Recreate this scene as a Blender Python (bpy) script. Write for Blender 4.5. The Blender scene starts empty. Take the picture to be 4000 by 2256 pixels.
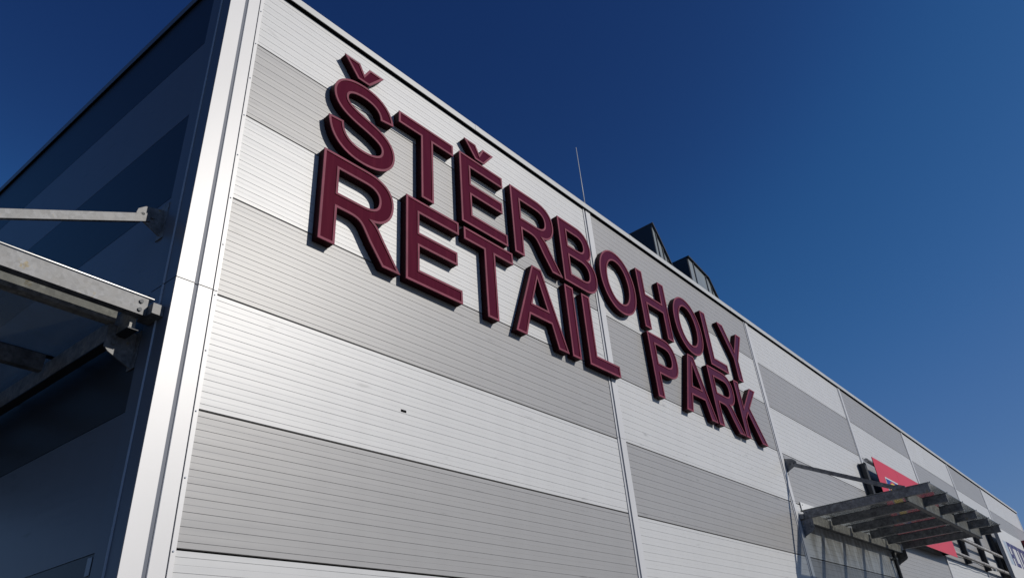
import bpy, bmesh, math, random
from mathutils import Vector, Matrix
from mathutils.geometry import tessellate_polygon

random.seed(7)
scene = bpy.context.scene
COL = scene.collection

# ------------------------------------------------------------------ camera, sky, sun, exposure
SUN = Vector((0.354, -0.795, 0.492)).normalized()
cam = bpy.data.cameras.new('camera')
cam.sensor_width = 36.0
cam.lens = 25.134
cam.clip_start = 0.05
cam.clip_end = 3000.0
camo = bpy.data.objects.new('camera', cam)
COL.objects.link(camo)
RX = Vector((0.66023, -0.74760, -0.07170))      # right
UP = Vector((-0.34180, -0.38530, 0.85710))      # up
FW = Vector((0.66860, 0.54130, 0.51000))        # forward
FW.normalize(); RX = (RX - FW * RX.dot(FW)).normalized(); UP = RX.cross(FW)
camo.matrix_world = Matrix(((RX.x, UP.x, -FW.x, -2.32985), (RX.y, UP.y, -FW.y, -5.00019),
                            (RX.z, UP.z, -FW.z, -6.12637), (0, 0, 0, 1)))
scene.camera = camo

world = bpy.data.worlds.new('World')
scene.world = world
world.use_nodes = True
wn = world.node_tree.nodes; wl = world.node_tree.links
sky = wn.new('ShaderNodeTexSky')
sky.sky_type = 'NISHITA'
sky.sun_disc = False
sky.sun_elevation = math.asin(SUN.z)
sky.sun_rotation = math.atan2(SUN.x, SUN.y)
sky.altitude = 1200
sky.air_density = 0.8
sky.dust_density = 0.3
sky.ozone_density = 3.0
bg = wn['Background']
bg.inputs['Strength'].default_value = 0.05
# deep saturated blue of the clear autumn sky: per channel contrast on the sky's own radiance
sep = wn.new('ShaderNodeSeparateColor'); cmb = wn.new('ShaderNodeCombineColor')
wl.new(sky.outputs['Color'], sep.inputs['Color'])
for ch, pts in (('Red', ((0.046, 0.0175), (0.074, 0.045), (0.130, 0.125), (0.40, 0.40), (1, 0.7))),
                ('Green', ((0.084, 0.064), (0.134, 0.175), (0.228, 0.30), (0.55, 0.55), (1, 0.8))),
                ('Blue', ((0.182, 0.26), (0.272, 0.50), (0.424, 0.70), (0.75, 0.85), (1, 1)))):
    dv = wn.new('ShaderNodeMath'); dv.operation = 'MULTIPLY'; dv.inputs[1].default_value = 0.1
    fc = wn.new('ShaderNodeFloatCurve')
    cv = fc.mapping.curves[0]
    cv.points[1].location = pts[-1]
    for q in pts[:-1]: cv.points.new(*q)
    fc.mapping.update()
    ml = wn.new('ShaderNodeMath'); ml.operation = 'MULTIPLY'; ml.inputs[1].default_value = 10.0
    wl.new(sep.outputs[ch], dv.inputs[0]); wl.new(dv.outputs[0], fc.inputs['Value'])
    wl.new(fc.outputs['Value'], ml.inputs[0]); wl.new(ml.outputs[0], cmb.inputs[ch])
wl.new(cmb.outputs['Color'], bg.inputs['Color'])

sun = bpy.data.lights.new('sun', 'SUN')
sun.energy = 3.2
sun.angle = math.radians(0.5)
sun.color = (1.0, 0.945, 0.865)
suno = bpy.data.objects.new('sun', sun)
COL.objects.link(suno)
suno.rotation_euler = SUN.to_track_quat('Z', 'Y').to_euler()
suno.location = (10, -30, 20)

scene.view_settings.view_transform = 'Standard'
scene.view_settings.look = 'None'
scene.view_settings.exposure = 0.0
scene.view_settings.gamma = 1.0

GZ = -7.73          # ground level; z = 0 is the first panel seam below the roof
XC = -0.345         # building corner
ANG = -0.07076      # the side wall is a little off square


# ------------------------------------------------------------------ helpers
def tag(o, label=None, cat=None, group=None, kind=None):
    if label: o['label'] = label
    if cat: o['category'] = cat
    if group: o['group'] = group
    if kind: o['kind'] = kind
    return o


def empty(name, loc, label=None, cat=None, group=None):
    o = bpy.data.objects.new(name, None)
    o.empty_display_size = 0.2
    COL.objects.link(o)
    o.location = loc
    tag(o, label, cat, group)
    return o


class MB:
    """collects shapes; build() links them as one mesh object"""
    def __init__(self, f=None):
        self.bm = bmesh.new()
        self.f = f

    def P(self, p):
        return self.f(p) if self.f else Vector(p)

    def poly(self, pts, mi=0):
        vs = [self.bm.verts.new(self.P(p)) for p in pts]
        fc = self.bm.faces.new(vs); fc.material_index = mi
        return fc

    def box(self, a, b, bev=0.0):
        x0, y0, z0 = a; x1, y1, z1 = b
        c = [(x0, y0, z0), (x1, y0, z0), (x1, y1, z0), (x0, y1, z0),
             (x0, y0, z1), (x1, y0, z1), (x1, y1, z1), (x0, y1, z1)]
        vs = [self.bm.verts.new(self.P(p)) for p in c]
        fs = [self.bm.faces.new([vs[i] for i in q]) for q in
              ((0, 3, 2, 1), (4, 5, 6, 7), (0, 1, 5, 4), (1, 2, 6, 5), (2, 3, 7, 6), (3, 0, 4, 7))]
        if bev:
            es = list({e for f in fs for e in f.edges})
            bmesh.ops.bevel(self.bm, geom=es, offset=bev, segments=1, affect='EDGES')
        return self

    def strip(self, prof, a, b, fn):
        """prof: list of 2-tuples; fn(p, t) -> 3d; open profile swept from a to b"""
        A = [self.bm.verts.new(self.P(fn(p, a))) for p in prof]
        B = [self.bm.verts.new(self.P(fn(p, b))) for p in prof]
        for i in range(len(prof) - 1):
            self.bm.faces.new((A[i], A[i + 1], B[i + 1], B[i]))
        return self

    def prism(self, prof, a, b, fn):
        """closed profile swept from a to b with end caps"""
        A = [self.bm.verts.new(self.P(fn(p, a))) for p in prof]
        B = [self.bm.verts.new(self.P(fn(p, b))) for p in prof]
        n = len(prof)
        for i in range(n):
            j = (i + 1) % n
            self.bm.faces.new((A[i], A[j], B[j], B[i]))
        self.bm.faces.new(list(reversed(A))); self.bm.faces.new(B)
        return self

    def tube(self, p, q, r, n=14, r2=None):
        p = self.P(p); q = self.P(q)
        d = (q - p).normalized()
        u = d.orthogonal().normalized(); v = d.cross(u)
        r2 = r if r2 is None else r2
        A = [self.bm.verts.new(p + (u * math.cos(t) + v * math.sin(t)) * r) for t in [2 * math.pi * i / n for i in range(n)]]
        B = [self.bm.verts.new(q + (u * math.cos(t) + v * math.sin(t)) * r2) for t in [2 * math.pi * i / n for i in range(n)]]
        for i in range(n):
            j = (i + 1) % n
            f = self.bm.faces.new((A[i], A[j], B[j], B[i])); f.smooth = True
        self.bm.faces.new(list(reversed(A))); self.bm.faces.new(B)
        return self

    def bar(self, p, q, w, h, up=(0, 0, 1)):
        """rectangular bar between two points"""
        p = self.P(p); q = self.P(q)
        d = (q - p).normalized()
        s = d.cross(Vector(up)).normalized(); t = s.cross(d)
        c = [(-w / 2, -h / 2), (w / 2, -h / 2), (w / 2, h / 2), (-w / 2, h / 2)]
        A = [self.bm.verts.new(p + s * a + t * b) for a, b in c]
        B = [self.bm.verts.new(q + s * a + t * b) for a, b in c]
        for i in range(4):
            j = (i + 1) % 4
            self.bm.faces.new((A[i], A[j], B[j], B[i]))
        self.bm.faces.new(list(reversed(A))); self.bm.faces.new(B)
        return self

    def build(self, name, mat, parent=None, recalc=True, label=None):
        if recalc:
            bmesh.ops.recalc_face_normals(self.bm, faces=self.bm.faces)
        me = bpy.data.meshes.new(name)
        self.bm.to_mesh(me); self.bm.free()
        for m in (mat if isinstance(mat, (list, tuple)) else [mat]):
            me.materials.append(m)
        o = bpy.data.objects.new(name, me)
        COL.objects.link(o)
        if parent:
            o.parent = parent
            off = Vector()
            q = parent
            while q:
                off += q.location; q = q.parent
            me.transform(Matrix.Translation(-off))
        if label: o['label'] = label
        return o


# ------------------------------------------------------------------ materials
def mat(name, col, rough=0.5, metal=0.0, spec=0.5, var=0.0, vscale=(1, 1, 1), vdet=3.0, var2=None,
        bump=0.0, bscale=20.0, rvar=0.0, coat=0.0, aniso=None):
    m = bpy.data.materials.new(name)
    m.use_nodes = True
    nt = m.node_tree; n = nt.nodes; l = nt.links
    b = n['Principled BSDF']
    b.inputs['Base Color'].default_value = (*col, 1)
    b.inputs['Roughness'].default_value = rough
    b.inputs['Metallic'].default_value = metal
    b.inputs['Specular IOR Level'].default_value = spec
    if coat:
        b.inputs['Coat Weight'].default_value = coat
        b.inputs['Coat Roughness'].default_value = 0.25
    if var or rvar or bump:
        tc = n.new('ShaderNodeTexCoord')
        mp = n.new('ShaderNodeMapping')
        mp.inputs['Scale'].default_value = vscale
        l.new(tc.outputs['Object'], mp.inputs['Vector'])
        nz = n.new('ShaderNodeTexNoise')
        nz.inputs['Scale'].default_value = 1.0
        nz.inputs['Detail'].default_value = vdet
        l.new(mp.outputs['Vector'], nz.inputs['Vector'])
    if var:
        cr = n.new('ShaderNodeValToRGB')
        c2 = var2 if var2 else tuple(c * (1 + var) for c in col)
        c1 = tuple(max(0.0, c * (1 - var)) for c in col)
        cr.color_ramp.elements[0].position = 0.3
        cr.color_ramp.elements[0].color = (*c1, 1)
        cr.color_ramp.elements[1].position = 0.7
        cr.color_ramp.elements[1].color = (*c2, 1)
        l.new(nz.outputs['Fac'], cr.inputs['Fac'])
        l.new(cr.outputs['Color'], b.inputs['Base Color'])
    if rvar:
        mr = n.new('ShaderNodeMapRange')
        mr.inputs['To Min'].default_value = max(0.02, rough - rvar)
        mr.inputs['To Max'].default_value = min(1, rough + rvar)
        l.new(nz.outputs['Fac'], mr.inputs['Value'])
        l.new(mr.outputs['Result'], b.inputs['Roughness'])
    if bump:
        nb = n.new('ShaderNodeTexNoise')
        nb.inputs['Scale'].default_value = bscale
        nb.inputs['Detail'].default_value = 3
        l.new(tc.outputs['Object'], nb.inputs['Vector'])
        bp = n.new('ShaderNodeBump')
        bp.inputs['Strength'].default_value = bump
        bp.inputs['Distance'].default_value = 0.01
        l.new(nb.outputs['Fac'], bp.inputs['Height'])
        l.new(bp.outputs['Normal'], b.inputs['Normal'])
    return m


def panel_mat(name, col, rough, metal, spec=0.5):
    """coated steel cladding: faint vertical rain streaks, soft sheet waviness"""
    m = mat(name, col, rough, metal, spec)
    nt = m.node_tree; n = nt.nodes; l = nt.links
    b = n['Principled BSDF']
    tc = n.new('ShaderNodeTexCoord')
    mp = n.new('ShaderNodeMapping'); mp.inputs['Scale'].default_value = (5, 5, 0.3)
    l.new(tc.outputs['Object'], mp.inputs['Vector'])
    a = n.new('ShaderNodeTexNoise'); a.inputs['Scale'].default_value = 1; a.inputs['Detail'].default_value = 4
    l.new(mp.outputs['Vector'], a.inputs['Vector'])
    c = n.new('ShaderNodeTexNoise'); c.inputs['Scale'].default_value = 0.7; c.inputs['Detail'].default_value = 4
    l.new(tc.outputs['Object'], c.inputs['Vector'])
    mx = n.new('ShaderNodeMath'); mx.operation = 'ADD'
    l.new(a.outputs['Fac'], mx.inputs[0]); l.new(c.outputs['Fac'], mx.inputs[1])
    mr = n.new('ShaderNodeMapRange')
    mr.inputs['From Min'].default_value = 0.6; mr.inputs['From Max'].default_value = 1.4
    mr.inputs['To Min'].default_value = 0.955; mr.inputs['To Max'].default_value = 1.035
    l.new(mx.outputs[0], mr.inputs['Value'])
    mp4 = n.new('ShaderNodeMapping'); mp4.inputs['Scale'].default_value = (2.2, 2.2, 11)
    l.new(tc.outputs['Object'], mp4.inputs['Vector'])
    sc = n.new('ShaderNodeTexNoise'); sc.inputs['Scale'].default_value = 1; sc.inputs['Detail'].default_value = 3
    l.new(mp4.outputs['Vector'], sc.inputs['Vector'])
    scr = n.new('ShaderNodeValToRGB')           # sparse grey scuffs and bird marks
    scr.color_ramp.elements[0].position = 0.66; scr.color_ramp.elements[0].color = (*col, 1)
    scr.color_ramp.elements[1].position = 0.76; scr.color_ramp.elements[1].color = (*[c * 0.72 for c in col], 1)
    l.new(sc.outputs['Fac'], scr.inputs['Fac'])
    v = n.new('ShaderNodeMix'); v.data_type = 'RGBA'; v.blend_type = 'MULTIPLY'
    v.inputs['Factor'].default_value = 1
    l.new(scr.outputs['Color'], v.inputs['A'])
    l.new(mr.outputs['Result'], v.inputs['B'])
    # run-off dirt on the wall right under the canopy's wall purlin
    sx = n.new('ShaderNodeSeparateXYZ'); l.new(tc.outputs['Object'], sx.inputs[0])
    def ramp(sock, a, b_, c, d):
        r = n.new('ShaderNodeMapRange'); r.interpolation_type = 'SMOOTHSTEP'
        r.inputs['From Min'].default_value = a; r.inputs['From Max'].default_value = b_
        r.inputs['To Min'].default_value = c; r.inputs['To Max'].default_value = d
        l.new(sock, r.inputs['Value']); return r.outputs['Result']
    def mul(p, q):
        r = n.new('ShaderNodeMath'); r.operation = 'MULTIPLY'; l.new(p, r.inputs[0]); l.new(q, r.inputs[1]); return r.outputs[0]
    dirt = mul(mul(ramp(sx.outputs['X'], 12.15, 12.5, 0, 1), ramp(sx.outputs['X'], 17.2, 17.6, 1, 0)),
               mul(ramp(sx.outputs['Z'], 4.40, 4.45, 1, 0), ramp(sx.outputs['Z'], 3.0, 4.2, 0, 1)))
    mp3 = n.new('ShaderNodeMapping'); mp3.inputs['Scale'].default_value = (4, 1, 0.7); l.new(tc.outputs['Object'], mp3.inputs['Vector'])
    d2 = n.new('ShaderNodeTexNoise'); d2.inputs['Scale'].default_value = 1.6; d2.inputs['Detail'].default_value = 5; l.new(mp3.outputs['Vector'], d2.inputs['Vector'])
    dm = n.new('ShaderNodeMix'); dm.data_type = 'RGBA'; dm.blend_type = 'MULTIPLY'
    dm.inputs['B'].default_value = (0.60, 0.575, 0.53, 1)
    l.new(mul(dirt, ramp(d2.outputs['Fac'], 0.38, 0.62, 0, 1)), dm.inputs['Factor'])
    l.new(v.outputs['Result'], dm.inputs['A'])
    l.new(dm.outputs['Result'], b.inputs['Base Color'])
    mp2 = n.new('ShaderNodeMapping'); mp2.inputs['Scale'].default_value = (0.8, 0.8, 9)
    l.new(tc.outputs['Object'], mp2.inputs['Vector'])
    w = n.new('ShaderNodeTexNoise'); w.inputs['Scale'].default_value = 1; w.inputs['Detail'].default_value = 1
    l.new(mp2.outputs['Vector'], w.inputs['Vector'])
    bp = n.new('ShaderNodeBump'); bp.inputs['Strength'].default_value = 0.16; bp.inputs['Distance'].default_value = 0.01
    l.new(w.outputs['Fac'], bp.inputs['Height'])
    l.new(bp.outputs['Normal'], b.inputs['Normal'])
    return m


def face_mat(name, col):
    """acrylic letter face with faint vertical drip marks"""
    m = mat(name, col, 0.05, 0.0, 0.3)
    nt = m.node_tree; n = nt.nodes; l = nt.links
    b = n['Principled BSDF']
    tc = n.new('ShaderNodeTexCoord')
    mp = n.new('ShaderNodeMapping'); mp.inputs['Scale'].default_value = (14, 14, 0.9)
    l.new(tc.outputs['Object'], mp.inputs['Vector'])
    a = n.new('ShaderNodeTexNoise'); a.inputs['Scale'].default_value = 1; a.inputs['Detail'].default_value = 4
    l.new(mp.outputs['Vector'], a.inputs['Vector'])
    cr = n.new('ShaderNodeValToRGB')
    cr.color_ramp.elements[0].position = 0.5; cr.color_ramp.elements[0].color = (*col, 1)
    cr.color_ramp.elements[1].position = 0.85
    cr.color_ramp.elements[1].color = (col[0] * 1.35, col[1] * 2.0, col[2] * 1.6, 1)
    l.new(a.outputs['Fac'], cr.inputs['Fac'])
    l.new(cr.outputs['Color'], b.inputs['Base Color'])
    return m


def galv_mat(name, col, rough=0.5, metal=0.0, stain=(0.30, 0.24, 0.13)):
    """hot dip galvanised steel: spangle, streaks and brownish stains"""
    m = mat(name, col, rough, metal)
    nt = m.node_tree; n = nt.nodes; l = nt.links
    b = n['Principled BSDF']
    tc = n.new('ShaderNodeTexCoord')
    vo = n.new('ShaderNodeTexVoronoi'); vo.inputs['Scale'].default_value = 34
    l.new(tc.outputs['Object'], vo.inputs['Vector'])
    nz = n.new('ShaderNodeTexNoise'); nz.inputs['Scale'].default_value = 9; nz.inputs['Detail'].default_value = 6
    nz.inputs['Roughness'].default_value = 0.7
    l.new(tc.outputs['Object'], nz.inputs['Vector'])
    sp = n.new('ShaderNodeMix'); sp.data_type = 'RGBA'; sp.blend_type = 'MULTIPLY'
    sp.inputs['Factor'].default_value = 0.42
    cr = n.new('ShaderNodeValToRGB')
    cr.color_ramp.elements[0].position = 0.36; cr.color_ramp.elements[0].color = (*[c * 0.68 for c in col], 1)
    cr.color_ramp.elements[1].position = 0.62; cr.color_ramp.elements[1].color = (*[c * 1.55 for c in col], 1)
    e = cr.color_ramp.elements.new(0.68); e.color = (*stain, 1)
    l.new(nz.outputs['Fac'], cr.inputs['Fac'])
    bw = n.new('ShaderNodeRGBToBW'); l.new(vo.outputs['Color'], bw.inputs[0])
    l.new(cr.outputs['Color'], sp.inputs['A']); l.new(bw.outputs[0], sp.inputs['B'])
    l.new(sp.outputs['Result'], b.inputs['Base Color'])
    mr = n.new('ShaderNodeMapRange'); mr.inputs['To Min'].default_value = rough - 0.12; mr.inputs['To Max'].default_value = rough + 0.15
    l.new(nz.outputs['Fac'], mr.inputs['Value']); l.new(mr.outputs['Result'], b.inputs['Roughness'])
    bp = n.new('ShaderNodeBump'); bp.inputs['Strength'].default_value = 0.25; bp.inputs['Distance'].default_value = 0.01
    l.new(nz.outputs['Fac'], bp.inputs['Height']); l.new(bp.outputs['Normal'], b.inputs['Normal'])
    return m


def glass_mat(name):
    m = bpy.data.materials.new(name); m.use_nodes = True
    nt = m.node_tree; n = nt.nodes; l = nt.links
    n.remove(n['Principled BSDF'])
    out = n['Material Output']
    tr = n.new('ShaderNodeBsdfTransparent'); tr.inputs['Color'].default_value = (0.90, 0.92, 0.915, 1)
    gl = n.new('ShaderNodeBsdfGlossy'); gl.inputs['Roughness'].default_value = 0.26
    df = n.new('ShaderNodeBsdfDiffuse'); df.inputs['Color'].default_value = (0.34, 0.36, 0.35, 1)   # film of dust
    tc = n.new('ShaderNodeTexCoord')
    nz = n.new('ShaderNodeTexNoise'); nz.inputs['Scale'].default_value = 3; nz.inputs['Detail'].default_value = 6
    l.new(tc.outputs['Object'], nz.inputs['Vector'])
    mr = n.new('ShaderNodeMapRange'); mr.inputs['From Min'].default_value = 0.35; mr.inputs['From Max'].default_value = 0.75
    mr.inputs['To Min'].default_value = 0.24; mr.inputs['To Max'].default_value = 0.34
    l.new(nz.outputs['Fac'], mr.inputs['Value'])
    m1 = n.new('ShaderNodeMixShader'); l.new(mr.outputs['Result'], m1.inputs['Fac'])
    l.new(tr.outputs[0], m1.inputs[1]); l.new(df.outputs[0], m1.inputs[2])
    lw = n.new('ShaderNodeLayerWeight'); lw.inputs['Blend'].default_value = 0.5
    pw = n.new('ShaderNodeMath'); pw.operation = 'POWER'; pw.inputs[1].default_value = 3.0
    l.new(lw.outputs['Facing'], pw.inputs[0])
    fr = n.new('ShaderNodeMapRange'); fr.inputs['To Min'].default_value = 0.04; fr.inputs['To Max'].default_value = 0.8
    l.new(pw.outputs[0], fr.inputs['Value'])
    m2 = n.new('ShaderNodeMixShader'); l.new(fr.outputs['Result'], m2.inputs['Fac'])
    l.new(m1.outputs[0], m2.inputs[1]); l.new(gl.outputs[0], m2.inputs[2])
    l.new(m2.outputs[0], out.inputs['Surface'])
    return m


M = dict(
    light=panel_mat('light_cladding', (0.54, 0.545, 0.545), 0.42, 0.0, 0.62),
    grey=panel_mat('grey_cladding', (0.318, 0.316, 0.315), 0.42, 0.0, 0.6),
    trim=mat('light_trim', (0.66, 0.655, 0.65), 0.40, 0.0, 0.6, var=0.04, vscale=(2, 2, 0.6), rvar=0.03, bump=0.05, bscale=3),
    groove=mat('groove_steel', (0.125, 0.14, 0.175), 0.5, 0.0, 0.3, var=0.1, vscale=(3, 3, 1)),
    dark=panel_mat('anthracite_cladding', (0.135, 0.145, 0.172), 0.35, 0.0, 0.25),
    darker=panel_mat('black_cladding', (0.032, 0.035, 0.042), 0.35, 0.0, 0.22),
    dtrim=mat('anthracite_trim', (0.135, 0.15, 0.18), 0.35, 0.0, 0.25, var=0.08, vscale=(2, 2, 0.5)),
    jtrim=mat('joint_steel', (0.55, 0.555, 0.565), 0.42, 0.0, 0.5, var=0.04, vscale=(2, 2, 0.6), bump=0.05, bscale=3),
    glint_screw=mat('glint_and_screw_steel', (0.42, 0.46, 0.52), 0.4, var=0.06, vscale=(3, 3, 1)),
    black=mat('matt_black', (0.006, 0.006, 0.007), 0.8, 0.0, 0.05, var=0.3, vscale=(4, 4, 4)),
    coping=mat('coping_steel', (0.46, 0.47, 0.47), 0.45, 0.0, 0.5, var=0.04, vscale=(1.5, 6, 6), bump=0.04, bscale=4),
    roof=mat('roof_membrane', (0.22, 0.22, 0.22), 0.8, var=0.15, vscale=(1, 1, 1)),
    face=face_mat('maroon_face', (0.080, 0.0050, 0.0110)),
    rim=mat('maroon_edge_trim', (0.190, 0.033, 0.062), 0.6, 0.0, 0.2, var=0.22, vscale=(5, 5, 5), vdet=5),
    ret=mat('maroon_return', (0.026, 0.003, 0.006), 0.5, 0.0, 0.05, var=0.1, vscale=(3, 3, 3)),
    galv=galv_mat('galvanised_steel', (0.18, 0.183, 0.188)),
    galv2=galv_mat('sunlit_weathered_galvanised', (0.32, 0.31, 0.28), stain=(0.36, 0.29, 0.15)),
    steel=mat('dark_steel', (0.035, 0.038, 0.045), 0.5, 0.3, var=0.2, vscale=(3, 3, 3)),
    bolt=mat('zinc_bolt', (0.13, 0.135, 0.14), 0.6, 0.0, 0.3, var=0.1, vscale=(30, 30, 30)),
    glass=glass_mat('dusty_glass'),
    red=mat('red_sign_face', (0.60, 0.036, 0.045), 0.35, var=0.05, vscale=(1, 1, 2)),
    blue=mat('blue_print', (0.012, 0.04, 0.24), 0.35, var=0.05, vscale=(2, 2, 2)),
    yellow=mat('yellow_print', (0.75, 0.50, 0.02), 0.35, var=0.05, vscale=(2, 2, 2)),
    redp=mat('red_print', (0.48, 0.03, 0.05), 0.35, var=0.05, vscale=(2, 2, 2)),
    white=mat('white_sign_face', (0.62, 0.62, 0.61), 0.4, var=0.03, vscale=(1, 1, 1)),
    boxm=mat('sign_box_grey', (0.22, 0.24, 0.27), 0.45, var=0.05, vscale=(2, 2, 2)),
    violet=mat('violet_print', (0.035, 0.028, 0.13), 0.4, var=0.08, vscale=(2, 2, 2)),
    cyan=mat('pale_blue_print', (0.22, 0.40, 0.58), 0.4, var=0.05, vscale=(2, 2, 2)),
    dred=mat('dark_red_paint', (0.22, 0.012, 0.018), 0.4, var=0.08, vscale=(1, 1, 1)),
    tank=mat('roof_unit_steel', (0.022, 0.027, 0.034), 0.4, 0.2, var=0.1, vscale=(1, 1, 1)),
    louvre=mat('roof_unit_glazing', (0.22, 0.25, 0.26), 0.3, 0.0, var=0.12, vscale=(3, 3, 1)),
    pipe=galv_mat('grey_pipe', (0.36, 0.35, 0.34), stain=(0.33, 0.27, 0.18)),
    tagm=mat('tag_plastic', (0.35, 0.38, 0.40), 0.5, var=0.1, vscale=(20, 20, 20)),
    asphalt=mat('asphalt', (0.05, 0.05, 0.049), 0.9, var=0.2, vscale=(0.6, 0.6, 0.6), vdet=8, bump=0.3, bscale=60),
)

# ------------------------------------------------------------------ ground
g = MB()
g.poly([(-1200, -1200, GZ), (1200, -1200, GZ), (1200, 1200, GZ), (-1200, 1200, GZ)])
tag(g.build('ground', M['asphalt']), kind='structure')


# ------------------------------------------------------------------ the retail building
NL = math.hypot(1, ANG)
def LW(p):
    """(along, out, z) on the side wall -> world"""
    a, o, z = p
    return Vector((XC + (ANG * a - o) / NL, (a + ANG * o) / NL, z))

bld = empty('retail_building', (0, 0, GZ),
            'large flat roofed hall clad in ribbed light and grey bands', 'building')

XEND = 43.75
BAYS = [(0.0, 5.85), (6.06, 11.79), (12.0, 17.57), (17.77, 23.41), (23.61, 29.25), (29.45, 35.08), (35.28, XEND - 0.12)]
ZTOP = 0.925


def panel_profile(zt, zb):
    """(z, depth) pairs, microrib cladding 0.1 m pitch, depth positive into the wall"""
    p = [(zt - 0.009, 0.03), (zt - 0.009, 0.0)]
    k = 0
    while True:
        zh = zt - 0.05 - 0.1 * k
        if zh - 0.01 < zb: break
        p += [(zh + 0.0024, 0.0), (zh + 0.0009, 0.004), (zh - 0.0009, 0.004), (zh - 0.0024, 0.0)]
        zm = zt - 0.1 * (k + 1)
        if zm - 0.01 > zb:
            p += [(zm + 0.0020, 0.0), (zm, 0.0009), (zm - 0.0020, 0.0)]
        k += 1
    p += [(zb + 0.009, 0.0), (zb + 0.009, 0.03)]
    return p


def bands():
    out = []
    zt, i = ZTOP, 0
    zb = 0.0
    while zt > GZ + 0.35:
        out.append((i, zt, max(zb, GZ + 0.3)))
        zt = zb; zb = zb - 1.0; i += 1
    return out

for bi, (xa, xb) in enumerate(BAYS):
    m = MB(); m.box((xa - 0.1, 0.031, GZ + 0.3), (xb + 0.1, 0.12, ZTOP))
    bay = m.build('cladding_bay', M['black'], bld)
    for i, zt, zb in bands():
        m = MB()
        # the topmost band is cut by the roof edge: keep ribs in register with the full module
        prof = panel_profile(1.0 if i == 0 else zt, zb)
        if i == 0:
            prof = [q for q in prof if q[0] < ZTOP - 0.009]
            prof = [(ZTOP - 0.009, 0.03), (ZTOP - 0.009, 0.0)] + prof
        m.strip(prof, xa - 0.02, xb + 0.02, lambda q, t: (t, q[1], q[0]))
        lightband = (i + bi) % 2 == 0
        m.build('cladding_panel', M['light' if lightband else 'grey'], bay,
                label=('light silver' if lightband else 'mid grey') + ' ribbed cladding panel')

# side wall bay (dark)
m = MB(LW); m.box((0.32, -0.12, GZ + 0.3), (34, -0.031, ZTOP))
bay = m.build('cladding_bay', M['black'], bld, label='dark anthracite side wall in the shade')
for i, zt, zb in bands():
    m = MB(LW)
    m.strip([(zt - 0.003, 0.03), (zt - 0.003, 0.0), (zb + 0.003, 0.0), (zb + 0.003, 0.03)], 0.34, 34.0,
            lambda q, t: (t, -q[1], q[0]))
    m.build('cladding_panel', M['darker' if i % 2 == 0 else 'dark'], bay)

# joint covers between the bays
def jprof(w):
    return [(0.0, 0.02), (0.0, -0.012), (0.028, -0.012), (0.028, 0.018), (0.068, 0.018), (0.068, -0.014),
            (w - 0.012, -0.014), (w, -0.006), (w, 0.02)]

for (a, b) in zip(BAYS[:-1], BAYS[1:]):
    x0, w = a[1], b[0] - a[1]
    for z0, z1 in ((GZ + 0.3, -2.975), (-2.971, 0.931)):
        m = MB(); m.strip(jprof(w), z0, z1, lambda q, t, x0=x0: (x0 + q[0], q[1], t))
        jt = m.build('joint_trim', M['jtrim'], bld)
        m = MB(); m.box((x0 + 0.029, -0.002, z0), (x0 + 0.067, 0.017, z1 - 0.002))
        m.build('groove_fill', M['groove'], jt)  # bluish grey strip filling the groove
# end cap of the facade
m = MB(); m.box((XEND - 0.12, -0.014, GZ + 0.3), (XEND, 0.3, 0.931))
m.build('end_trim', M['trim'], bld)

# corner column on the sunny side: two flat strips, a groove and a screwed flange
cprof = [(0.005, 0.02), (0.005, -0.012), (-0.030, -0.012), (-0.030, 0.010), (-0.044, 0.010), (-0.044, -0.018),
         (-0.160, -0.018), (-0.164, -0.012), (-0.164, 0.022), (-0.194, 0.022), (-0.194, -0.012), (-0.198, -0.018), (XC, -0.018)]
dprof = [(-0.018, 0.0), (-0.012, 0.004), (0.166, 0.004), (0.345, 0.006), (0.352, 0.002), (0.352, -0.02)]
for z0, z1 in ((GZ + 0.3, -2.984), (-2.976, 0.931)):
    m = MB(); m.strip(cprof, z0, z1, lambda q, t: (q[0], q[1], t))
    ct = m.build('corner_trim', M['trim'], bld)
    m = MB(); m.box((-0.1935, -0.006, z0), (-0.1645, 0.021, z1 - 0.002)); m.box((-0.0435, 0.000, z0), (-0.0305, 0.009, z1 - 0.002))
    m.build('groove_fill', M['groove'], ct)  # bluish grey strips filling both grooves
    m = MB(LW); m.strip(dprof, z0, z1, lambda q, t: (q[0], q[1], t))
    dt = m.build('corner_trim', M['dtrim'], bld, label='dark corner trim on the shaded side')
    m = MB(LW); m.prism([(0.148, 0.0045), (0.166, 0.0045), (0.166, 0.012), (0.153, 0.016)], z0, z1, lambda q, t: (q[0], q[1], t))
    m.build('rib', M['glint_screw'], dt)  # pale strip: sky glint on the trim's groove put into its colour
z = 0.48
while z > -6.6:
    m = MB(); m.tube((-0.014, -0.0125, z), (-0.014, -0.0165, z), 0.0070, 10); m.tube((-0.014, -0.0165, z), (-0.014, -0.020, z), 0.005, 6)
    m.build('screw', M['glint_screw'], bld)
    z -= 0.5

# soffits with the coping's shade painted near black, parapet and copings
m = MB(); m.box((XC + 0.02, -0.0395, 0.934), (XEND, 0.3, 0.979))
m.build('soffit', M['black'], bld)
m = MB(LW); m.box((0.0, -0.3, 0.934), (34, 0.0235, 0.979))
m.build('soffit', M['black'], bld)

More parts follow.
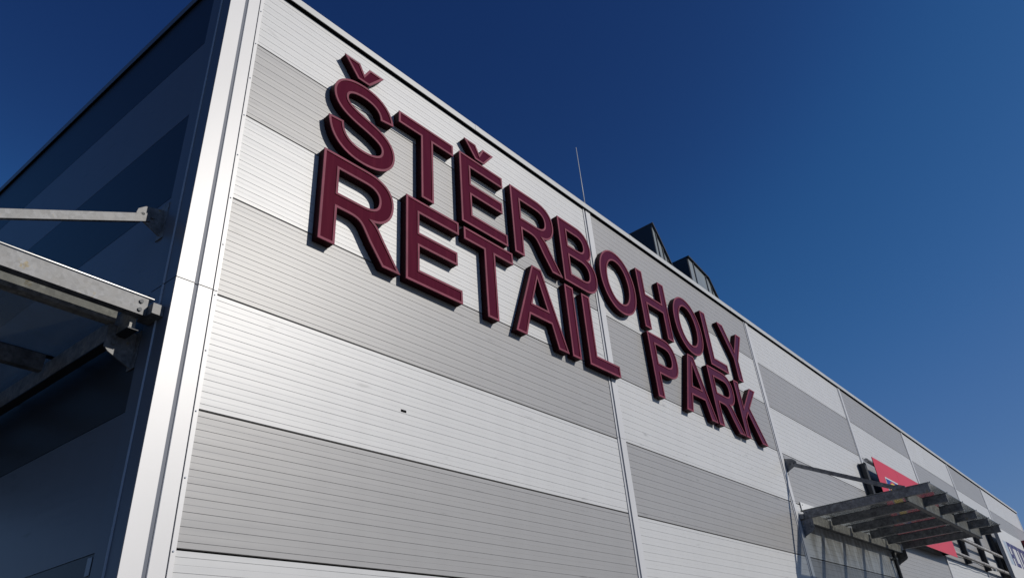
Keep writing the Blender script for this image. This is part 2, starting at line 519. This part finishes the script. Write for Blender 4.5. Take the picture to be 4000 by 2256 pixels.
CX = [XC - 0.035, 3.31, 7.25, 11.18, 15.16, 19.0, 22.9, 26.85, 30.8, 34.75, 38.7, XEND + 0.05]
for a, b in zip(CX[:-1], CX[1:]):
    m = MB()
    m.prism([(-0.048, 0.932), (-0.051, 1.026), (-0.040, 1.032), (0.42, 1.01), (0.42, 0.98), (-0.040, 0.98), (-0.040, 0.932)], a + 0.003, b - 0.003,
            lambda q, t: (t, q[0], q[1]))
    m.build('coping', M['coping'], bld)
    if b < XEND:                      # lap plate over the joint, a little proud
        m = MB()
        m.prism([(-0.0505, 0.931), (-0.0535, 1.0265), (-0.0405, 1.0345), (0.42, 1.0125), (0.42, 1.0075), (-0.0395, 1.0295), (-0.0485, 1.0245), (-0.0455, 0.931)],
                b - 0.04, b + 0.04, lambda q, t: (t, q[0], q[1]))
        m.build('lap_plate', M['coping'], bld)
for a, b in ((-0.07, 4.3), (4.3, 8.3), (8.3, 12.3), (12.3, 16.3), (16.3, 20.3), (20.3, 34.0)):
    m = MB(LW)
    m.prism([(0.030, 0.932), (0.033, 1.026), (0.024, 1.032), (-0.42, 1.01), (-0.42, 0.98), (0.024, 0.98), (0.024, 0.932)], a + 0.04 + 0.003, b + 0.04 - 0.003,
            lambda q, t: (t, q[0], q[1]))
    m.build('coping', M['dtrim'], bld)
m = MB(); m.poly([(XC - 0.0, 0.3, 0.9), (XEND, 0.3, 0.9), (XEND, 33.9, 0.9), (XC - 2.2, 33.9, 0.9)])
m.build('roof', M['roof'], bld)
# hidden end and rear walls
m = MB(); m.box((XEND - 0.3, 0.31, GZ), (XEND, 33.9, 0.98)); m.box((XC - 2.2, 33.6, GZ), (XEND - 0.31, 33.9, 0.98))
m.build('rear_wall', M['grey'], bld)
# concrete plinth
m = MB(); m.box((XC + 0.02, 0.004, GZ), (XEND, 0.3, GZ + 0.295)); m.build('plinth', M['roof'], bld)
m = MB(LW); m.box((0.34, -0.3, GZ), (34, -0.004, GZ + 0.295)); m.build('plinth', M['roof'], bld)

# small black overflow slot in the light band and a tag on the dark wall
m = MB()
m.box((1.988, -0.004, -3.537), (2.054, 0.01, -3.514)); m.box((1.993, -0.0055, -3.531), (2.049, -0.0045, -3.521))
m.build('wall_vent', M['black'], bld)
m = MB(LW); m.box((0.37, 0.0005, -5.14), (0.43, 0.006, -5.02), 0.002)
m.build('wall_tag', M['tagm'], bld)

# ------------------------------------------------------------------ letters
def bez(p0, c1, c2, p1, n=12):
    r = []
    for i in range(1, n + 1):
        t = i / n; u = 1 - t
        r.append(tuple(u ** 3 * a + 3 * u * u * t * b + 3 * u * t * t * c + t ** 3 * d for a, b, c, d in zip(p0, c1, c2, p1)))
    return r


def path(*cmds, n=12):
    pts = [cmds[0]]
    for c in cmds[1:]:
        if len(c) == 2: pts.append(c)
        else: pts += bez(pts[-1], (c[0], c[1]), (c[2], c[3]), (c[4], c[5]), n)
    if math.dist(pts[0], pts[-1]) < 1e-6: pts.pop()
    return pts


def ellipse(cx, cy, rx, ry, k=0.575, n=14):
    return path((cx + rx, cy), (cx + rx, cy + k * ry, cx + k * rx, cy + ry, cx, cy + ry),
                (cx - k * rx, cy + ry, cx - rx, cy + k * ry, cx - rx, cy),
                (cx - rx, cy - k * ry, cx - k * rx, cy - ry, cx, cy - ry),
                (cx + k * rx, cy - ry, cx + rx, cy - k * ry, cx + rx, cy), n=n)


def area(p):
    return 0.5 * sum(p[i][0] * p[(i + 1) % len(p)][1] - p[(i + 1) % len(p)][0] * p[i][1] for i in range(len(p)))


def inset(p, d):
    """offset a CCW loop inwards by d (CW holes grow)"""
    n = len(p); r = []
    for i in range(n):
        a = Vector(p[i - 1]); b = Vector(p[i]); c = Vector(p[(i + 1) % n])
        e1 = (b - a).normalized(); e2 = (c - b).normalized()
        n1 = Vector((-e1.y, e1.x)); n2 = Vector((-e2.y, e2.x))
        s = n1 + n2
        k = d / max(0.28, (s.dot(n1)))
        r.append((b.x + s.x * k, b.y + s.y * k))
    return r

H = 1.124; S_ = 0.188; B_ = 0.172

def stroke(pts, w):
    n = len(pts); L = []; R = []
    for i in range(n):
        a = Vector(pts[max(0, i - 1)]); b = Vector(pts[min(n - 1, i + 1)])
        t = (b - a).normalized(); nn = Vector((-t.y, t.x)) * (w / 2)
        L.append(tuple(Vector(pts[i]) + nn)); R.append(tuple(Vector(pts[i]) - nn))
    return R + L[::-1]

CL = path((0.79, 0.790), (0.775, 0.945, 0.655, 1.048, 0.455, 1.048), (0.255, 1.048, 0.137, 0.955, 0.137, 0.83),
          (0.137, 0.665, 0.30, 0.620, 0.47, 0.575), (0.66, 0.525, 0.818, 0.475, 0.818, 0.315),
          (0.818, 0.160, 0.675, 0.074, 0.475, 0.074), (0.255, 0.074, 0.105, 0.185, 0.093, 0.415), n=14)

def glyph(ch, W):
    s, b = S_, B_
    if ch == 'S': return [stroke(CL, 0.183)]
    if ch == 'T':
        c = W / 2
        return [[(c - s / 2, 0), (c + s / 2, 0), (c + s / 2, H - b), (W, H - b), (W, H), (0, H), (0, H - b), (c - s / 2, H - b)]]
    if ch == 'E':
        return [[(0, 0), (W, 0), (W, b), (s, b), (s, 0.499), (W - 0.06, 0.499), (W - 0.06, 0.671), (s, 0.671),
                 (s, H - b), (W - 0.022, H - b), (W - 0.022, H), (0, H)]]
    if ch == 'R':
        o = path((0, 0), (s, 0), (s, 0.455), (0.31, 0.455), (0.44, 0.455, 0.485, 0.44, 0.54, 0.355), (0.615, 0.235), (0.79, 0.0),
                 (1.022, 0), (0.80, 0.315), (0.745, 0.40, 0.72, 0.455, 0.655, 0.497), (0.82, 0.520, 0.924, 0.65, 0.924, 0.83),
                 (0.924, 1.02, 0.79, H, 0.55, H), (0, H))
        h = path((s, 0.634), (s, H - b), (0.53, H - b), (0.66, H - b, 0.733, 0.905, 0.733, 0.805), (0.733, 0.69, 0.66, 0.634, 0.51, 0.634))
        return [o, h]
    if ch == 'P':
        o = path((0, 0), (s, 0), (s, 0.432), (0.48, 0.432), (0.73, 0.432, 0.850, 0.575, 0.850, 0.785), (0.850, 0.985, 0.73, H, 0.50, H), (0, H))
        h = path((s, 0.605), (s, H - b), (0.47, H - b), (0.60, H - b, 0.660, 0.885, 0.660, 0.785), (0.660, 0.675, 0.60, 0.605, 0.46, 0.605))
        return [o, h]
    if ch == 'B':
        o = path((0, 0), (0.50, 0), (0.735, 0, 0.858, 0.13, 0.858, 0.325), (0.858, 0.465, 0.79, 0.56, 0.675, 0.597),
                 (0.745, 0.64, 0.787, 0.72, 0.787, 0.82), (0.787, 1.0, 0.675, H, 0.47, H), (0, H))
        h1 = path((s, 0.675), (s, H - b), (0.44, H - b), (0.55, H - b, 0.603, 0.90, 0.603, 0.815), (0.603, 0.725, 0.55, 0.675, 0.44, 0.675))
        h2 = path((s, b), (s, 0.503), (0.47, 0.503), (0.60, 0.503, 0.670, 0.44, 0.670, 0.335), (0.670, 0.23, 0.60, b, 0.48, b))
        return [o, h1, h2]
    if ch == 'O':
        return [ellipse(W / 2, H / 2, W / 2, H / 2 + 0.012), ellipse(W / 2, H / 2, W / 2 - 0.195, H / 2 + 0.012 - 0.175)]
    if ch == 'H':
        return [[(0, 0), (s, 0), (s, 0.497), (W - s, 0.497), (W - s, 0), (W, 0), (W, H), (W - s, H), (W - s, 0.672), (s, 0.672), (s, H), (0, H)]]
    if ch == 'L': return [[(0, 0), (W, 0), (W, b), (s, b), (s, H), (0, H)]]
    if ch == 'I': return [[(0, 0), (s, 0), (s, H), (0, H)]]
    if ch == 'Y':
        return [[(0.428, 0), (0.614, 0), (0.614, 0.455), (1.040, H), (0.822, H), (0.523, 0.63), (0.222, H), (0, H), (0.428, 0.455)]]
    if ch == 'A':
        k = W / 1.06
        o = [(0, 0), (0.198, 0), (0.305, 0.335), (0.746, 0.335), (0.850, 0), (1.060, 0), (0.622, H), (0.432, H)]
        h = [(0.362, 0.505), (0.690, 0.505), (0.5255, 0.965)]
        return [[(x * k, z) for x, z in o], [(x * k, z) for x, z in h]]
    if ch == 'K':
        return [[(0, 0), (s, 0), (s, 0.385), (0.335, 0.535), (0.690, 0), (0.932, 0), (0.466, 0.655), (0.936, H), (0.698, H), (s, 0.605), (s, H), (0, H)]]

def caron(cx, z):
    return [[(cx - 0.082, z), (cx + 0.082, z), (cx + 0.280, z + 0.25), (cx + 0.072, z + 0.25), (cx, z + 0.115), (cx - 0.072, z + 0.25), (cx - 0.280, z + 0.25)]]

YF, YB, RIM = -0.106, -0.004, 0.023

def solid(loops, x0, z0):
    """orient: first loop CCW, rest CW, placed on the facade"""
    r = []
    for i, lp in enumerate(loops):
        if (area(lp) > 0) != (i == 0): lp = lp[::-1]
        r.append([(x + x0, z + z0) for x, z in lp])
    return r

def fill(bm, loops, y, flip):
    flat = [p for lp in loops for p in lp]
    vs = [bm.verts.new((p[0], y, p[1])) for p in flat]
    for t in tessellate_polygon([[Vector((p[0], p[1], 0)) for p in lp] for lp in loops]):
        try: bm.faces.new([vs[i] for i in (t if not flip else t[::-1])])
        except ValueError: pass

def letter_parts(loops, parent):
    # side wall and back
    m = MB()
    for lp in loops:
        n = len(lp)
        A = [m.bm.verts.new((x, YB, z)) for x, z in lp]; Bv = [m.bm.verts.new((x, YF + 0.012, z)) for x, z in lp]
        for i in range(n):
            j = (i + 1) % n; m.bm.faces.new((A[i], A[j], Bv[j], Bv[i]))
    fill(m.bm, loops, YB, False)
    side = m.build('side_wall', M['ret'], parent)
    # edge trim: a lip standing 4 mm proud of the side wall, its front, and the inner lip
    m = MB()
    for lp in loops:
        out = inset(lp, -0.004); inn = inset(lp, RIM); n = len(lp)
        rows = [[m.bm.verts.new((x, y, z)) for x, z in q] for q, y in
                ((lp, YF + 0.012), (out, YF + 0.012), (out, YF), (inn, YF), (inn, YF + 0.013))]
        for a, b in zip(rows[:-1], rows[1:]):
            for i in range(n):
                j = (i + 1) % n; m.bm.faces.new((a[i], a[j], b[j], b[i]))
    m.build('edge_trim', M['rim'], parent)
    m = MB()
    fill(m.bm, [inset(lp, RIM - 0.004) for lp in loops], YF + 0.008, True)
    m.build('face', M['face'], parent)
    return side

Z1, Z2 = -0.866, -2.078
ROW1 = [('S', 0.862, 0.915, True), ('T', 1.835, 0.905, False), ('E', 2.862, 0.848, True), ('R', 3.860, 1.02, False), ('B', 4.934, 0.855, False),
        ('O', 5.935, 1.00, False), ('H', 7.090, 0.902, False), ('O', 8.207, 1.00, False), ('L', 9.352, 0.702, False), ('Y', 10.058, 1.04, False)]
ROW2 = [('R', 0.844, 1.02, False), ('E', 1.957, 0.850, False), ('T', 2.884, 0.897, False), ('A', 3.749, 1.060, False), ('I', 4.900, 0.188, False),
        ('L', 5.300, 0.745, False), ('P', 7.092, 0.85, False), ('A', 7.974, 1.070, False), ('R', 9.108, 1.0, False), ('K', 10.168, 0.93, False)]
LAB1 = ['dark red letter S with a caron above it, first of the top row', 'dark red letter T between S with caron and E with caron, top row',
        'dark red letter E with a caron above it, third of the top row', 'dark red letter R in the top row, between E with caron and B',
        'dark red letter B in the top row, just left of the first cover strip', 'dark red letter O between B and H, in front of the cover strip',
        'dark red letter H in the top row, between the two letters O', 'dark red letter O between H and L in the top row',
        'dark red letter L in the top row, between O and Y', 'dark red letter Y, last of the top row']
LAB2 = ['dark red letter R below the S, first of the bottom row', 'dark red letter E without caron, between R and T of the bottom row',
        'dark red letter T below the E with caron, bottom row', 'dark red letter A in RETAIL, between T and I', 'dark red narrow letter I between A and L of the bottom row',
        'dark red letter L of the bottom row, in front of the cover strip', 'dark red letter P below the H, bottom row',
        'dark red letter A in PARK, between P and R', 'dark red letter R in PARK, between A and K', 'dark red letter K, last of the bottom row']
for row, zb, labs in ((ROW1, Z1, LAB1), (ROW2, Z2, LAB2)):
    for (ch, x0, W, car), lab in zip(row, labs):
        e = empty('sign_letter', (x0, 0, zb), lab, 'sign letter', 'dark red box letters spelling the park name on the facade')
        lp = glyph(ch, W)
        letter_parts(solid(lp, x0, zb), e)
        if car:
            cx, cz = (1.297, 0.342) if ch == 'S' else (3.254, 0.308)
            cl = solid(caron(cx, cz), 0, 0)
            letter_parts(cl, e)

# ------------------------------------------------------------------ canopies
def FW_(p):            # (along the facade, out from it, z) -> world
    return Vector((p[0], -p[1], p[2]))

def canopy(F, base, a0, pitch, nb, dz, label, near_w, edge=None):
    root = empty('entrance_canopy', F((base, 0, GZ)), label, 'canopy', 'glass and steel entrance canopies')
    top, bot = -3.17 + dz, -3.315 + dz
    OUT = 2.36
    beams = []
    slots = [a0 + pitch * k for k in range(nb)]
    if edge is not None: slots = [edge] + slots
    for k, a in enumerate(slots):
        m = MB(F)
        # channel beam: web and two flanges
        w = 0.075
        m.prism([(-w / 2, bot), (w / 2, bot), (w / 2, bot + 0.012), (-w / 2 + 0.012, bot + 0.012), (-w / 2 + 0.012, top - 0.012), (w / 2, top - 0.012), (w / 2, top), (-w / 2, top)],
                0.20 if k else 0.10, OUT, lambda q, t, a=a: (a + q[0], t, q[1]))
        b = m.build('beam', M['galv2' if edge is not None and k == 1 else 'galv'], root)  # second beam paler and warmer: sun through the glass put in its colour
        if k == 0:
            m = MB(F); m.box((a - (0.115 if edge is not None else 0.06), 0.006, bot + 0.002), (a + 0.10, 0.095, top - 0.055)); m.build('stub', M['galv'], b)
            for zz in (bot + 0.035, top - 0.04):
                m = MB(F); m.tube((a - w / 2 - 0.0005, 0.155, zz), (a - w / 2 - 0.012, 0.155, zz), 0.017, 6); m.build('bolt', M['bolt'], b)
    g0 = slots[0]
    aE = a0 + pitch * (nb - 1)
    # purlins along the wall, inner and outer: I section
    for o0, zt, zb_, nm in ((0.17, top - 0.05, bot - 0.085, 'purlin'), (1.95, top - 0.004, bot - 0.065, 'purlin')):
        m = MB(F)
        m.prism([(o0 - 0.045, zb_), (o0, zb_), (o0, zt), (o0 - 0.045, zt)],
                g0 + near_w, aE - 0.04, lambda q, t: (t, q[0], q[1]))
        pu = m.build(nm, M['galv2'], root)
        m = MB(F); m.box((g0 + near_w, o0 - 0.075, zb_ - 0.012), (aE - 0.04, o0 + 0.006, zb_ - 0.001)); m.build('flange', M['steel'], pu)
    # glass panes clipped on top
    for k in range(nb - 1):
        a, b = a0 + pitch * k, a0 + pitch * (k + 1)
        m = MB(F); m.box((a + 0.006 if k else g0 - 0.04, 0.05, top + 0.012), (b - 0.006 + (0.05 if k == nb - 2 else 0), OUT + 0.015, top + 0.019))
        m.build('glass_pane', M['glass'], root)
    for a in slots[-nb:]:
        m = MB(F); m.box((a - 0.03, 0.05, top + 0.001), (a + 0.03, OUT + 0.005, top + 0.010))
        m.build('glazing_bar', M['steel'], root)
        m = MB(F); m.tube((a, OUT + 0.021, top + 0.018), (a, OUT + 0.034, top + 0.018), 0.011, 8)
        m.build('end_stop', M['steel'], root)
    # tie rod from the wall bracket to the near beam
    aw = a0 - (0.03 if edge is None else 0.015)
    m = MB(F)
    m.prism([(0.004, -2.12 + dz * 0.2), (0.17, -2.165 + dz * 0.2), (0.225, -2.215), (0.235, -2.26), (0.20, -2.305), (0.004, -2.40)], aw - 0.006, aw + 0.006,
            lambda q, t: (t, q[0], q[1]))
    br = m.build('rod_bracket', M['galv'], root)
    m = MB(F); m.box((aw - 0.07, 0.003, -2.43), (aw + 0.05, 0.012, -2.06)); m.build('base_plate', M['galv'], br)
    for oo in (0.10, 0.185):
        m = MB(F); m.tube((aw - 0.02, oo, -2.235 - oo * 0.12), (aw + 0.02, oo, -2.235 - oo * 0.12), 0.017, 6); m.build('bolt', M['bolt'], br)
    m = MB(F); m.bar((aw - 0.012, 0.13, -2.265), (aw - 0.012, 1.84, -3.135 + dz), 0.016, 0.075)
    m.bar((aw + 0.012, 0.20, -2.30), (aw + 0.012, 1.80, -3.118 + dz), 0.008, 0.075)
    m.build('tie_rod', M['galv'], root)
    m = MB(F)
    m.prism([(1.76, top + 0.001), (1.99, top + 0.001), (1.99, top + 0.035), (1.88, top + 0.085), (1.78, top + 0.08)], aw - 0.022, aw + 0.022, lambda q, t: (t, q[0], q[1]))
    m.build('rod_bracket', M['galv'], root)
    # lower wall brackets carrying the beams, one at each end
    for a in (aw, aE):
        m = MB(F)
        m.prism([(0.004, bot - 0.325), (0.20, bot - 0.235), (0.235, bot - 0.20), (0.235, bot - 0.002), (0.004, bot - 0.03)], a - 0.007, a + 0.007, lambda q, t: (t, q[0], q[1]))
        br = m.build('wall_bracket', M['galv'], root)
        for zz in (bot - 0.105, bot - 0.16):
            m = MB(F); m.tube((a - 0.022, 0.175, zz), (a + 0.02, 0.175, zz), 0.018, 6); m.build('bolt', M['bolt'], br)
        m = MB(F); m.box((a - 0.06, 0.003, bot - 0.33), (a + 0.05, 0.012, bot - 0.01)); m.build('base_plate', M['galv'], br)
    return root

rc = canopy(FW_, 12.05, 12.05, 1.21, 6, 0.0, 'glass and steel entrance canopy on the light facade, below the red sign', 0.04)
m = MB(FW_); m.box((12.22, 0.016, -3.12), (13.6, 0.024, -2.95)); fl = m.build('wall_flashing', M['white'], rc)
for xx in (12.3, 12.75, 13.2):
    m = MB(FW_); m.tube((xx, 0.024, -3.0), (xx, 0.029, -3.0), 0.012, 8); m.build('screw', M['bolt'], fl)
lc = canopy(LW, 0.43, 0.43, 1.21, 6, 0.0, 'galvanised steel canopy on the dark side wall left of the white corner', 0.04, 0.178)

# dark tube below the far end of the canopy
dp = empty('dark_tube', (17.46, -0.09, GZ), 'dark tube running down the facade below the canopy end', 'pipe')
m = MB(); m.tube((17.46, -0.09, GZ), (17.46, -0.09, -3.42), 0.045, 16); m.build('pipe', M['steel'], dp)
for zz in (-3.6, -5.6):
    m = MB(); m.box((17.40, -0.14, zz), (17.52, -0.003, zz + 0.04)); m.build('clamp', M['bolt'], dp)

# ------------------------------------------------------------------ sign frame and signs
fr = empty('mounting_rack', (24.6, -0.2, -3.0), 'steel rack of pipes and posts carrying the red and white signs', 'rack')
for x in (17.25, 20.2, 23.2, 26.2, 29.2, 32.1, 35.0, 37.0):
    m = MB(); m.box((x - 0.08, -0.17, -2.98), (x + 0.08, -0.155, -1.28)); m.box((x - 0.0075, -0.155, -2.98), (x + 0.0075, -0.035, -1.28)); m.box((x - 0.08, -0.035, -2.98), (x + 0.08, -0.017, -1.28))
    po = m.build('post', M['steel'], fr)
    for zz in (-1.36, -1.48, -2.78, -2.9):
        m = MB(); m.tube((x - 0.045, -0.17, zz), (x - 0.045, -0.185, zz), 0.014, 6); m.build('bolt', M['bolt'], po)
for zz in (-1.24, -2.28, -2.87):
    m = MB(); m.tube((17.2, -0.235, zz), (37.2, -0.235, zz), 0.05, 16)
    m.build('rail', M['pipe'], fr)
    for x in (22.0, 27.6, 31.0):
        m = MB(); m.tube((x, -0.235, zz), (x + 0.12, -0.235, zz), 0.058, 16); m.build('coupling', M['pipe'], fr)

rs = empty('red_signboard', (20.58, -0.3, -3.05), 'red shop signboard with a blue and yellow logo above the canopy', 'sign')
for a, b in ((17.57, 19.58), (19.584, 21.59), (21.594, 23.60)):
    m = MB(); m.box((a, -0.30, -3.05), (b, -0.287, -1.10)); m.build('panel', M['red'], rs)
m = MB(); m.box((17.565, -0.2865, -3.045), (23.60, -0.2855, -1.105)); m.build('backing', M['black'], rs)
lg = MB(); lg.box((18.19, -0.304, -2.67), (19.35, -0.3005, -1.51)); lo = lg.build('logo', M['white'], rs)
lg = MB(); lg.box((18.23, -0.307, -2.63), (19.31, -0.3042, -1.55)); lg.build('logo_field', M['blue'], lo)
def disc(r, y0, y1, cx=18.77, cz=-2.09, n=48):
    m = MB(); m.prism([(cx + r * math.cos(2 * math.pi * i / n), cz + r * math.sin(2 * math.pi * i / n)) for i in range(n)], y0, y1, lambda q, t: (q[0], t, q[1])); return m
disc(0.53, -0.3072, -0.309).build('logo_ring', M['redp'], lo)
disc(0.485, -0.3092, -0.311).build('logo_disc', M['yellow'], lo)

ws = empty('white_signboard', (34.7, -0.42, -3.05), 'white light box sign with tall violet letters at the far end', 'sign')
m = MB(); m.box((32.0, -0.412, -3.05), (37.45, -0.29, -1.13), 0.006); m.build('box', M['boxm'], ws)  # box greyer and darker than the front panel
m = MB(); m.box((32.004, -0.42, -3.046), (37.446, -0.4125, -1.134)); m.build('front_panel', M['white'], ws)
sx = 32.5
for k, (w, mm) in enumerate(((0.05, 'cyan'), (0.07, 'cyan'), (0.09, 'cyan'))):
    m = MB(); m.box((sx, -0.4245, -2.53), (sx + w, -0.4205, -1.63)); m.build('stripe', M[mm], ws); sx += w + 0.14
def block(lp_list, x0):
    m = MB()
    for (a, b, c, d) in lp_list: m.box((x0 + a, -0.4245, -2.53 + b), (x0 + c, -0.4205, -2.53 + d))
    m.build('letter', M['violet'], ws)
HW, ST = 0.91, 0.21
def glyph_boxes(ch, w):
    L, Rr = (0, 0, ST, HW), (w - ST, 0, w, HW)
    T, B, Mid = (ST + 0.001, HW - 0.16, w - ST - 0.001, HW), (ST + 0.001, 0, w - ST - 0.001, 0.16), (ST + 0.001, 0.30, w - ST - 0.001, 0.45)
    return {'A': [L, Rr, T, Mid], 'C': [L, (ST + 0.001, HW - 0.16, w, HW), (ST + 0.001, 0, w, 0.16)], 'T': [(0, HW - 0.16, w, HW), (w / 2 - ST / 2, 0, w / 2 + ST / 2, HW - 0.161)],
            'I': [L], 'O': [L, Rr, T, B], 'N': [L, Rr, T]}[ch]
x = 33.14
for ch, w in (('A', 0.74), ('C', 0.66), ('T', 0.68), ('I', 0.21), ('O', 0.74), ('N', 0.74)):
    block(glyph_boxes(ch, w), x); x += w + 0.075
# cable and clamps along the lower rail
m = MB()
xs = [23.7 + 0.4 * k for k in range(20)]
for a, b in zip(xs[:-1], xs[1:]):
    za = -2.955 - 0.03 * abs(math.sin(a * 1.9)); zb2 = -2.955 - 0.03 * abs(math.sin(b * 1.9))
    m.tube((a, -0.25, za), (b, -0.25, zb2), 0.011, 6)
m.build('cable', M['black'], fr)
m = MB(); m.box((29.25, -0.30, -2.99), (29.42, -0.22, -2.93), 0.008); m.build('clamp', M['tagm'], fr)

rb = empty('red_portal_box', (42.0, -0.7, GZ), 'dark red projecting box at the far right beside the white sign', 'sign box')
m = MB(); m.box((41.2, -1.6, -3.1), (43.4, -0.016, -0.68), 0.01); m.build('box', M['dred'], rb)
for px_ in (41.45, 43.15):
    m = MB(); m.box((px_ - 0.1, -1.5, GZ), (px_ + 0.1, -1.3, -3.1)); m.build('leg', M['dred'], rb)

# ------------------------------------------------------------------ on the roof
def hatch(prof, y0, y1, label, mull, x0):
    r = empty('roof_hatch', (prof[0][0], y0, 0.9), label, 'roof hatch', 'steel hatches on the roof behind the coping')
    m = MB(); m.prism(prof, y0, y1, lambda q, t: (q[0], t, q[1])); m.build('body', M['tank'], r)
    # front glazing and frame bars, set proud of the body
    m = MB(); pts = [(a * 0.97 + 0.03 * sum(p[0] for p in prof) / len(prof), b * 0.97 + 0.03 * sum(p[1] for p in prof) / len(prof)) for a, b in prof]
    m.prism(pts, y0 - 0.012, y0 - 0.002, lambda q, t: (q[0], t, q[1])); m.build('glazing', M['louvre'], r)
    def top_at(x):
        for (a, b), (c, d) in zip(prof[1:-1], prof[2:]):
            if a <= x <= c: return b + (d - b) * (x - a) / max(1e-6, c - a)
        return prof[-1][1]
    for xm, w in mull:
        m = MB(); m.box((xm, y0 - 0.03, 0.95), (xm + w, y0 - 0.0125, top_at(xm + w))); m.build('frame_bar', M['tank'], r)
    m = MB()
    for p, q in zip(prof[1:-1], prof[2:]):
        m.bar((p[0], y0 + (y1 - y0) / 2 - 0.02, p[1] + 0.02), (q[0], y0 + (y1 - y0) / 2 - 0.02, q[1] + 0.02), (y1 - y0) + 0.08, 0.03)
    m.build('cover', M['tank'], r)
    return r
hatch([(10.33, 0.9), (10.37, 3.40), (10.62, 3.02), (10.90, 2.55), (11.3, 1.8), (11.45, 0.9)], 1.0, 2.6,
      'dark sloping roof hatch, nearer one with the taller peak', ((10.47, 0.035), (10.66, 0.04), (10.82, 0.03)), 10.37)
hatch([(11.95, 0.9), (11.98, 3.19), (12.94, 2.96), (13.22, 2.50), (13.45, 2.0), (13.55, 0.9)], 1.0, 2.6,
      'dark roof hatch with a flatter top, right of the taller hatch', ((12.2, 0.04), (12.78, 0.04), (13.0, 0.03)), 11.98)

lr = empty('lightning_rod', (6.455, 0.3, 1.03), 'thin lightning rod rising above the coping against the sky', 'lightning rod')
m = MB(); m.tube((6.455, 0.3, 1.03), (6.452, 0.3, 2.83), 0.011, 8, 0.006); m.build('rod', M['coping'], lr)
m = MB(); m.box((6.40, 0.25, 1.03), (6.51, 0.35, 1.07)); m.build('foot', M['bolt'], lr)
